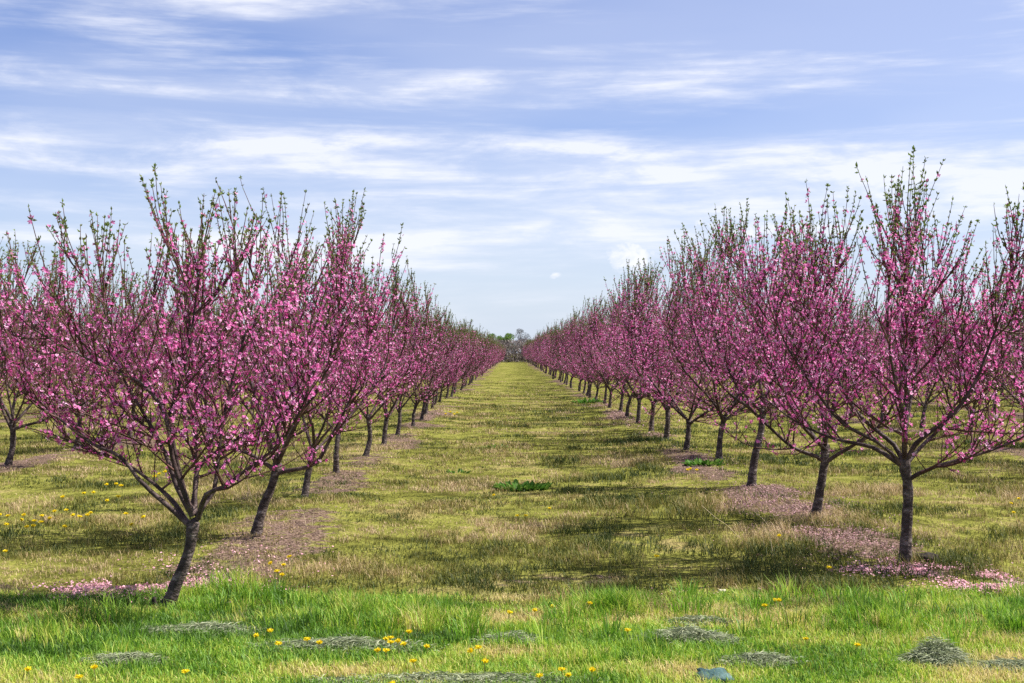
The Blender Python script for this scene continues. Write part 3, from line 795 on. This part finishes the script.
def dandelion(px, py, label, group, scale=1.0):
    k = int(rng.integers(0, 3)); hz = (0.06, 0.08, 0.10)[k] * scale
    scale *= 1.05; g = gp(px, py, hz * 1.05)
    loc = zg(g[0], g[1]); rz = rng.random() * 6.28
    if k not in proto_d:
        r = empty('dandelion', loc)
        link('flower_head', DV[k][0], r); link('stalk', DV[k][1], r); proto_d[k] = r
    else:
        s = proto_d[k]; r = s.copy(); COL.objects.link(r); r.location = loc
        for ch in list(s.children):
            c = ch.copy(); COL.objects.link(c); c.parent = r
    r.rotation_euler = (rng.normal(0, .12) + 0.18, rng.normal(0, .12), 0.3 * rng.normal()); r.scale = (scale,) * 3
    tag(r, label, 'dandelion', group)
DA = 'dandelions blooming in the grass'
def cluster(pts, label, scale=1.0):
    for i, (x, y) in enumerate(pts): dandelion(x, y, label, DA, scale)
dandelion(29, 669, 'yellow dandelion nearest the lower left corner of the mown strip', DA)
dandelion(81, 676, 'yellow dandelion lowest in the frame at the left, in front of the thin grey streak', DA)
dandelion(95, 667, 'yellow dandelion touching the thin grey streak of cut grass at the left', DA)
dandelion(186, 670, 'lone yellow dandelion right of the thin grey streak in the mown strip', DA)
cluster([(258, 633), (271, 628)], 'one of two close dandelions at the foot of the tall grass below the left trees')
dandelion(279, 640, 'yellow dandelion just below the close pair at the foot of the tall grass', DA)
cluster([(308, 636), (317, 640)], 'one of two dandelions behind the long pale streak of cut grass')
cluster([(385, 637), (392, 635), (398, 638), (390, 640)], 'yellow dandelion in the tight bunch right of the long pale cut grass streak')
dandelion(408, 640, 'yellow dandelion standing right beside the tight bunch in front', DA)
cluster([(378, 648), (385, 648)], 'one of two dandelions side by side just in front of the tight bunch')
dandelion(406, 629, 'small dandelion just behind the tight bunch in front', DA)
dandelion(426, 644, 'lone dandelion between the tight bunch and the lane centre in the mown strip', DA)
dandelion(415, 658, 'small dandelion alone in front of the tight bunch', DA)
cluster([(475, 645), (480, 643)], 'one of two touching dandelions in the mown strip near the lane centre')
dandelion(483, 657, 'small orange-yellow dandelion in front of the two touching ones near the lane centre', DA)
dandelion(397, 680, 'yellow dandelion on the bottom edge among flat cut grass', DA)
dandelion(506, 609, 'dandelion in the tall grass edge left of the other three there', DA)
dandelion(535, 607, 'dandelion second from the left in the tall grass edge across the lane mouth', DA)
dandelion(552, 603, 'small dandelion third from the left in the tall grass edge across the lane mouth', DA)
dandelion(586, 601, 'bright dandelion rightmost in the tall grass edge across the lane mouth', DA)
dandelion(626, 628, 'dandelion alone just below the tall grass edge, left of the grey windrow', DA)
cluster([(543, 671), (561, 666), (571, 672), (591, 666)], 'one of four spaced dandelions at the bottom edge left of the blue-green stone')
cluster([(765, 606), (772, 600), (778, 601)], 'one of three bunched dandelions in the tall grass edge below the petal strip')
dandelion(806, 639, 'tiny dandelion alone right of the long grey windrow', DA, 0.8)
dandelion(855, 645, 'bright dandelion alone left of the tallest cut grass heap', DA)
dandelion(828, 570, 'dandelion half hidden beside the petal strip left of the nearest right trunk', DA)
dandelion(780, 538, 'dandelion by the bent dry stalks on the right petal strip', DA)
cluster([(1013, 513), (1019, 498), (1009, 503)], 'one of three dandelions in the meadow at the right edge', 1.0)
cluster([(275, 563), (293, 557), (284, 566), (278, 571), (281, 574)], 'one of five dandelions bunched between the two nearest left trunks and the lane')
cluster([(518, 515), (525, 515), (549, 508), (495, 494)], 'dandelion in the lane near the dark green weed clump')
dandelion(655, 556, 'small dandelion in the shaded right half of the lane', DA)
cluster([(2, 514), (10, 516), (25, 515), (43, 516), (56, 511), (68, 510), (7, 524), (36, 522), (29, 528), (43, 523), (33, 527), (63, 527), (21, 520), (50, 519)],
        'one of the scattered dandelions in the meadow at the far left edge', 1.15)
cluster([(75, 515), (87, 515), (78, 517), (127, 514), (146, 517), (135, 525), (92, 513)], 'one of the dandelions under the low left limb of the nearest left tree', 1.2)
cluster([(117, 497), (117, 485), (107, 485), (94, 493), (86, 494), (64, 497), (108, 501), (122, 486)], 'one of the dandelions further back under the left trees', 1.3)
cluster([(162, 474), (156, 476), (166, 472)], 'one of the few dandelions seen between limbs of the nearest left tree', 1.4)
dandelion(7, 553, 'lone dandelion by the shaded grass at the left edge', DA)
cluster([(446, 415), (450, 413), (454, 415), (458, 413)], 'distant dandelion in the bright patch on the left half of the lane', 1.7)
cluster([(686, 471), (691, 470), (697, 472)], 'dandelion in front of the weed at the thin straight trunk', 1.3)

# ------------------------------------------------------------------ weeds, stalks, stones
def weed(px, py, w, h, n, label, long=0.16):
    c = gp(px, py); acc = Acc()
    for i in range(n):
        a = rng.random() * 6.283; r = math.sqrt(rng.random()) * w / 2
        b = np.array([math.cos(a) * r, math.sin(a) * r * 0.5, 0])
        az = a + rng.normal(0, .7); el = rng.uniform(0.35, 1.2)
        d = np.array([math.cos(az) * math.cos(el), math.sin(az) * math.cos(el), math.sin(el)])
        ln = rng.uniform(0.5, 1) * long; s = np.array([-math.sin(az), math.cos(az), 0]) * ln * rng.uniform(0.13, 0.2)
        t = np.linspace(0, 1, 5); wd = np.array([0.15, 0.8, 1.0, 0.7, 0.02])
        P = b + d * (t * ln)[:, None]; P[:, 2] = np.minimum(P[:, 2] - (t ** 2) * ln * 0.25, h); P[:, 2] -= 0.01
        V = np.stack([P - s * wd[:, None], P + [0, 0, -0.012], P + s * wd[:, None]], 1).reshape(-1, 3)
        Q = []
        for k in range(4):
            o = k * 3; Q += [[o, o + 1, o + 4, o + 3], [o + 1, o + 2, o + 5, o + 4]]
        acc.add(V, Q, None, rng.random())
    o = link('weed', acc.mesh('weed', M_weed, True)); o.location = zg(c[0], c[1])
    tag(o, label, 'weed', 'broad leaved weeds in the meadow')
weed(523, 488, 0.62, 0.20, 150, 'dark green broad-leaved weed clump in the middle of the grass lane', 0.20)
weed(704, 468, 0.5, 0.22, 70, 'low green weed at the foot of the thin straight right trunk', 0.2)
weed(588, 404, 0.9, 0.4, 80, 'green weed tuft beside the distant trunks on the right of the lane', 0.3)
weed(458, 472, 0.3, 0.1, 30, 'small green weed sprig left of the lane middle', 0.12)
weed(497, 448, 0.4, 0.12, 34, 'smaller green weed behind the dark clump in the lane', 0.14)

def stalk(pts, label, y_off=0.0, rad=0.003):
    """dry stem through picture points whose first one stands on the ground"""
    g = gp(*pts[0]); d = g[1]
    P = [[(x - VX) * d / F - g[0], 0.05 * i * (1 if i % 2 else -1), (pts[0][1] - y) * d / F - (0.03 if i == 0 else 0)] for i, (x, y) in enumerate(pts)]
    acc = Acc(); sp = spline(P, 0.04); tube(acc, sp, np.linspace(rad, rad * .55, len(sp)), 5, 0.7)
    o = link('dry_stalk', acc.mesh('dry_stalk', M_dry)); o.location = zg(g[0], g[1])
    tag(o, label, 'dry stem', 'dry weed stalks')
stalk([(744, 541), (728, 528), (714, 518), (704, 509)], 'long bleached stalk slanting across the shaded grass left of the petal strip')
stalk([(773, 558), (771, 540), (763, 523), (758, 517)], 'bleached stalk bent over in an arch at the petal strip edge')
stalk([(766, 556), (764, 540), (762, 528)], 'short pale stalk standing inside the arched one')
stalk([(312, 530), (313, 515), (318, 503)], 'thin pale stalk behind the second left trunk, leaning right')
stalk([(307, 530), (302, 516), (296, 507)], 'thin pale stalk behind the second left trunk, leaning left')
stalk([(253, 500), (246, 485), (240, 476)], 'pale dry stem standing among grass left of the second left trunk')

def lump(name, px, py, size, mat, label, cat, seed, flat=1.0):
    rg = np.random.default_rng(seed); nu, nv = 22, 12
    th = np.arange(nu) * 2 * np.pi / nu; ph = np.linspace(-0.5 * np.pi, 0.5 * np.pi, nv)
    T, Pp = np.meshgrid(th, ph)
    V = np.stack([np.cos(T) * np.cos(Pp), np.sin(T) * np.cos(Pp), np.sin(Pp)], -1).reshape(-1, 3)
    nz = 1 + 0.45 * (fbm(V[:, 0] * 2.3 + seed * 3.1 + 9, V[:, 1] * 2.3 + V[:, 2] + 9, 3) - 0.5) * 2.6
    V = V * nz[:, None] * np.array(size) / 2
    V[:, 2] = np.maximum(V[:, 2], -size[2] * 0.25) + 0.25 * size[2]
    i = np.arange(nv - 1)[:, None] * nu; j = np.arange(nu)[None]; j2 = (j + 1) % nu
    Q = np.stack([i + j, i + j2, i + nu + j2, i + nu + j], -1).reshape(-1, 4)
    acc = Acc(); acc.add(V, Q, None, 0.5)
    g = gp(px, py); o = link(name, acc.mesh(name, mat, True)); o.location = zg(g[0], g[1])
    o.location.z += 0.005
    tag(o, label, cat)
lump('flat_stone', 713, 677, (0.225, 0.19, 0.07), M_stone, 'flat lumpy blue-green stone lying in the mown grass at the bottom edge', 'stone', 3)
lump('pebble', 722, 593, (0.055, 0.04, 0.03), M_pale, 'small pale pebble on the bare brown patch behind the tall grass', 'pebble', 5)
M_stub = noisy('dead_stub', [(0.3, (0.012, 0.009, 0.008)), (0.7, (0.05, 0.036, 0.03))], 20, 4, 0.9, 0.5, 50)
def stub():
    acc = Acc(); tube(acc, [[0, 0, -0.03], [0.004, 0, 0.03], [-0.004, 0, 0.065], [0.0, 0, 0.085]], [0.02, 0.017, 0.014, 0.008], 8, 0.5, 0.12, rng)
    g = gp(155, 608); o = link('dead_stub', acc.mesh('dead_stub', M_stub, True)); o.location = zg(g[0], g[1])
    tag(o, 'short dark dead stub beside the foot of the nearest left trunk', 'stub')
stub()
lump('bark_clod', 925, 566, (0.2, 0.16, 0.09), M_stub, 'dark clod of earth beside the foot of the nearest right trunk', 'clod', 8)
def moss():
    acc = Acc(); n = 500
    P = np.stack([rng.normal(0, .07, n), rng.normal(0, .05, n), rng.uniform(0, .02, n)], 1)
    add_leaves(acc, P, rng.normal(size=(n, 3)) + [0, 0, 1.2], rng.uniform(.012, .03, n), rng.uniform(.004, .008, n), rng.random(n), rng)
    g = gp(184, 600); o = link('moss_patch', acc.mesh('moss_patch', M_moss)); o.location = zg(g[0], g[1])
    tag(o, 'yellowish moss patch at the foot of the nearest left trunk', 'moss')
moss()

# ------------------------------------------------------------------ far end of the lane
def hedge():
    acc = Acc(); n = 60000
    x = rng.uniform(-45, 45, n); y = 233 + rng.normal(0, 2.2, n)
    top = 3.7 * (0.72 + 0.5 * fbm(x * 0.35 + 8, y * 0.3, 3))
    z = top * rng.random(n) ** 1.25
    P = np.stack([x, y, z], 1)
    D = unit(np.stack([rng.normal(0, .6, n), rng.normal(0, .6, n), np.abs(rng.normal(.8, .5, n))], 1))
    ln = rng.uniform(.3, .9, n)
    add_leaves(acc, P, D, ln, rng.uniform(.03, .07, n), rng.beta(2, 2, n), rng)
    o = link('hedge', acc.mesh('hedge', M_brush)); tag(o, 'grey-brown leafless brush hedge closing the far end of the grass lane', 'hedge')
hedge()
def far_tree(x, y, h, w, mat, name, label, n, seed, lw=(0.10, 0.22), zlo=0.25):
    rg = np.random.default_rng(seed)
    root = empty(name, (x, y, 0)); tr, cr = Acc(), Acc()
    tube(tr, spline([[0, 0, -0.2], [0.1, 0, h * .3], [0, 0, h * .62]], .5), np.linspace(h * .028, h * .012, len(spline([[0, 0, -0.2], [0.1, 0, h * .3], [0, 0, h * .62]], .5))), 8, .5)
    lobes = []
    for k in range(11):
        a = rg.random() * 6.28; r = math.sqrt(rg.random()) * w * .36
        c = np.array([math.cos(a) * r, math.sin(a) * r, h * rg.uniform(zlo + .18, .86)]); lobes.append((c, w * rg.uniform(.13, .24)))
        q = spline([[0, 0, h * rg.uniform(.15, .5)], c * [.5, .5, .85], c], .4); tube(tr, q, np.linspace(h * .009, h * .003, len(q)), 5, .5)
    for c, s in lobes:
        m = n // 11
        u = unit(rg.normal(size=(m, 3))) * (s * rg.random(m) ** .45)[:, None] * [1, 1, .8]
        add_leaves(cr, c + u, unit(u) + rg.normal(0, .7, (m, 3)) + [0, 0, .3], rg.uniform(*lw, m) * 1.6, rg.uniform(*lw, m) * .45, np.clip(.5 + .5 * u[:, 2] / s + rg.normal(0, .2, m), 0, 1) * 0 + rg.random(m), rg)
    link('trunk', tr.mesh('trunk', M_bark, True), root); link('crown', cr.mesh('crown', mat), root)
    tag(root, label, 'tree', 'trees beyond the hedge')
far_tree(-1.2, 305, 6.6, 5.6, M_green, 'leafy_tree', 'bright green leafy tree above the middle of the far hedge', 5200, 21)
far_tree(-4.4, 318, 6.9, 4.5, M_green, 'leafy_tree', 'dull green tree above the hedge, left of the bright green one', 3000, 22)
far_tree(2.6, 320, 8.3, 5.0, M_grey, 'bare_tree', 'blue-grey barely leafing tree above the hedge, right of the bright green one', 1900, 23, (0.08, 0.2))
far_tree(4.6, 312, 5.4, 4.0, M_green, 'leafy_tree', 'low dark tree above the hedge at the foot of the right row', 2600, 24)

# ------------------------------------------------------------------ sky and sun
SUN_EL, SUN_AZ = R(52), R(6)          # azimuth measured from +X towards +Y
BAND = (0.41, 0.72, (8.3, 1.9, 6.1))
def build_world():
    w = bpy.data.worlds.new('World'); scene.world = w; w.use_nodes = True
    nt = w.node_tree; N, L = nt.nodes, nt.links; N.clear()
    sky = N.new('ShaderNodeTexSky'); sky.sky_type = 'NISHITA'; sky.sun_disc = False
    sky.sun_elevation = SUN_EL; sky.sun_rotation = math.pi / 2 - SUN_AZ
    sky.air_density = 1.0; sky.dust_density = 0.4; sky.ozone_density = 2.5
    tc = N.new('ShaderNodeTexCoord')
    def math_(op, a, b=None, c=None):
        m = N.new('ShaderNodeMath'); m.operation = op
        for i, v in enumerate((a, b, c)):
            if v is None: continue
            if isinstance(v, (int, float)): m.inputs[i].default_value = v
            else: L.new(v, m.inputs[i])
        return m.outputs[0]
    def mr(v, a, b, lo=0, hi=1):
        m = N.new('ShaderNodeMapRange'); m.interpolation_type = 'SMOOTHSTEP'
        L.new(v, m.inputs[0]); m.inputs[1].default_value = a; m.inputs[2].default_value = b; m.inputs[3].default_value = lo; m.inputs[4].default_value = hi
        return m.outputs[0]
    def noise(scale, loc, sc, detail=8, rough=0.55, dist=0.0, rot=(0, 0, 0)):
        mp = N.new('ShaderNodeMapping'); mp.inputs['Scale'].default_value = sc; mp.inputs['Location'].default_value = loc; mp.inputs['Rotation'].default_value = rot
        L.new(tc.outputs['Generated'], mp.inputs[0])
        n = N.new('ShaderNodeTexNoise'); n.inputs['Scale'].default_value = scale; n.inputs['Detail'].default_value = detail
        n.inputs['Roughness'].default_value = rough; n.inputs['Distortion'].default_value = dist
        L.new(mp.outputs[0], n.inputs[0]); return n.outputs[0]
    sep = N.new('ShaderNodeSeparateXYZ'); L.new(tc.outputs['Generated'], sep.inputs[0])
    # long thin cirrus bands lying flat along the horizon
    band = noise(2.6, BAND[2], (1.0, 1.0, 10.5), 10, 0.60, 0.25, (0, R(3), 0))
    wisp = noise(9.0, (0.3, 2.0, 0.9), (1.0, 1.0, 4.0), 9, 0.62, 0.3, (0, R(-5), 0))
    veil = noise(1.3, (6.0, 1.0, 2.0), (1.0, 1.0, 5.0), 4, 0.5)
    cover = math_('MULTIPLY', mr(band, BAND[0], BAND[1]), mr(wisp, 0.34, 0.66, 0.22, 1.15))
    cover = math_('ADD', cover, math_('MULTIPLY', mr(veil, 0.30, 0.62), 0.34))
    cover = math_('MINIMUM', math_('MULTIPLY', math_('MULTIPLY', cover, 0.90), mr(sep.outputs[2], 0.0, 0.11, 0.30, 1.0)), 0.85)
    # small heaped cloud low over the right row
    def puff(px, py, sx, sy, seed):
        u0, v0 = (px - VX) / F, (HZ - py) / F
        u = math_('SUBTRACT', math_('DIVIDE', sep.outputs[0], sep.outputs[1]), u0); v = math_('SUBTRACT', math_('DIVIDE', sep.outputs[2], sep.outputs[1]), v0)
        r = math_('ADD', math_('POWER', math_('DIVIDE', u, sx), 2), math_('POWER', math_('DIVIDE', v, sy), 2))
        n = noise(34, (seed, seed * 2, seed), (1, 1, 1.3), 8, 0.62, 0.4)
        val = math_('SUBTRACT', math_('ADD', 1.0, math_('MULTIPLY', math_('SUBTRACT', n, 0.5), 6.0)), r)
        return math_('MULTIPLY', math_('MULTIPLY', mr(val, 0.0, 1.7), 0.95), mr(sep.outputs[1], 0.0, 0.1))
    pf = math_('MAXIMUM', puff(634, 260, 0.029, 0.016, 1.3), puff(775, 226, 0.07, 0.013, 4.1))
    pf = math_('MAXIMUM', pf, puff(556, 276, 0.008, 0.004, 2.2))
    cover = math_('MAXIMUM', cover, pf)
    hs = N.new('ShaderNodeHueSaturation'); hs.inputs['Saturation'].default_value = 1.12; hs.inputs['Value'].default_value = 1.0
    hs.inputs['Hue'].default_value = 0.508
    L.new(sky.outputs[0], hs.inputs['Color'])
    mx = N.new('ShaderNodeMix'); mx.data_type = 'RGBA'
    tn = N.new('ShaderNodeMix'); tn.data_type = 'RGBA'; tn.blend_type = 'MULTIPLY'; tn.inputs[0].default_value = 1
    L.new(hs.outputs[0], tn.inputs[6]); tn.inputs[7].default_value = (0.97, 0.98, 1.21, 1)
    L.new(cover, mx.inputs[0]); hz = N.new('ShaderNodeMix'); hz.data_type = 'RGBA'; hz.inputs[7].default_value = (5.4, 6.35, 7.9, 1)
    L.new(mr(sep.outputs[2], 0.14, -0.02, 0.0, 0.85), hz.inputs[0]); L.new(tn.outputs[2], hz.inputs[6])
    L.new(hz.outputs[2], mx.inputs[6]); mx.inputs[7].default_value = (8.3, 8.45, 9.1, 1)
    bg = N.new('ShaderNodeBackground'); bg.inputs[1].default_value = 0.060
    L.new(mx.outputs[2], bg.inputs[0])
    o = N.new('ShaderNodeOutputWorld'); L.new(bg.outputs[0], o.inputs[0])
build_world()
ld = bpy.data.lights.new('sun', 'SUN'); ld.energy = 5.0; ld.angle = R(0.53); ld.color = (1.0, 0.95, 0.86)
so = bpy.data.objects.new('sun', ld); COL.objects.link(so)
S = Vector((math.cos(SUN_EL) * math.cos(SUN_AZ), math.cos(SUN_EL) * math.sin(SUN_AZ), math.sin(SUN_EL)))
so.rotation_euler = S.to_track_quat('Z', 'Y').to_euler(); so.location = S * 40

cd = bpy.data.cameras.new('camera'); co = bpy.data.objects.new('camera', cd); COL.objects.link(co)
cd.sensor_width = 36; cd.sensor_fit = 'HORIZONTAL'; cd.lens = F * 36 / 1024
cd.clip_start = 0.1; cd.clip_end = 6000
co.location = (0, 0, CAMH)
co.rotation_euler = (R(90) + math.atan((HZ - 341.5) / F), 0, -math.atan((512 - VX) / F))
scene.camera = co
vs = scene.view_settings
vs.view_transform = 'Standard'; vs.look = 'None'; vs.gamma = 1; vs.use_curve_mapping = False; vs.exposure = 1.02
cy = scene.cycles
cy.max_bounces = 6; cy.diffuse_bounces = 3; cy.transmission_bounces = 4; cy.use_denoising = False
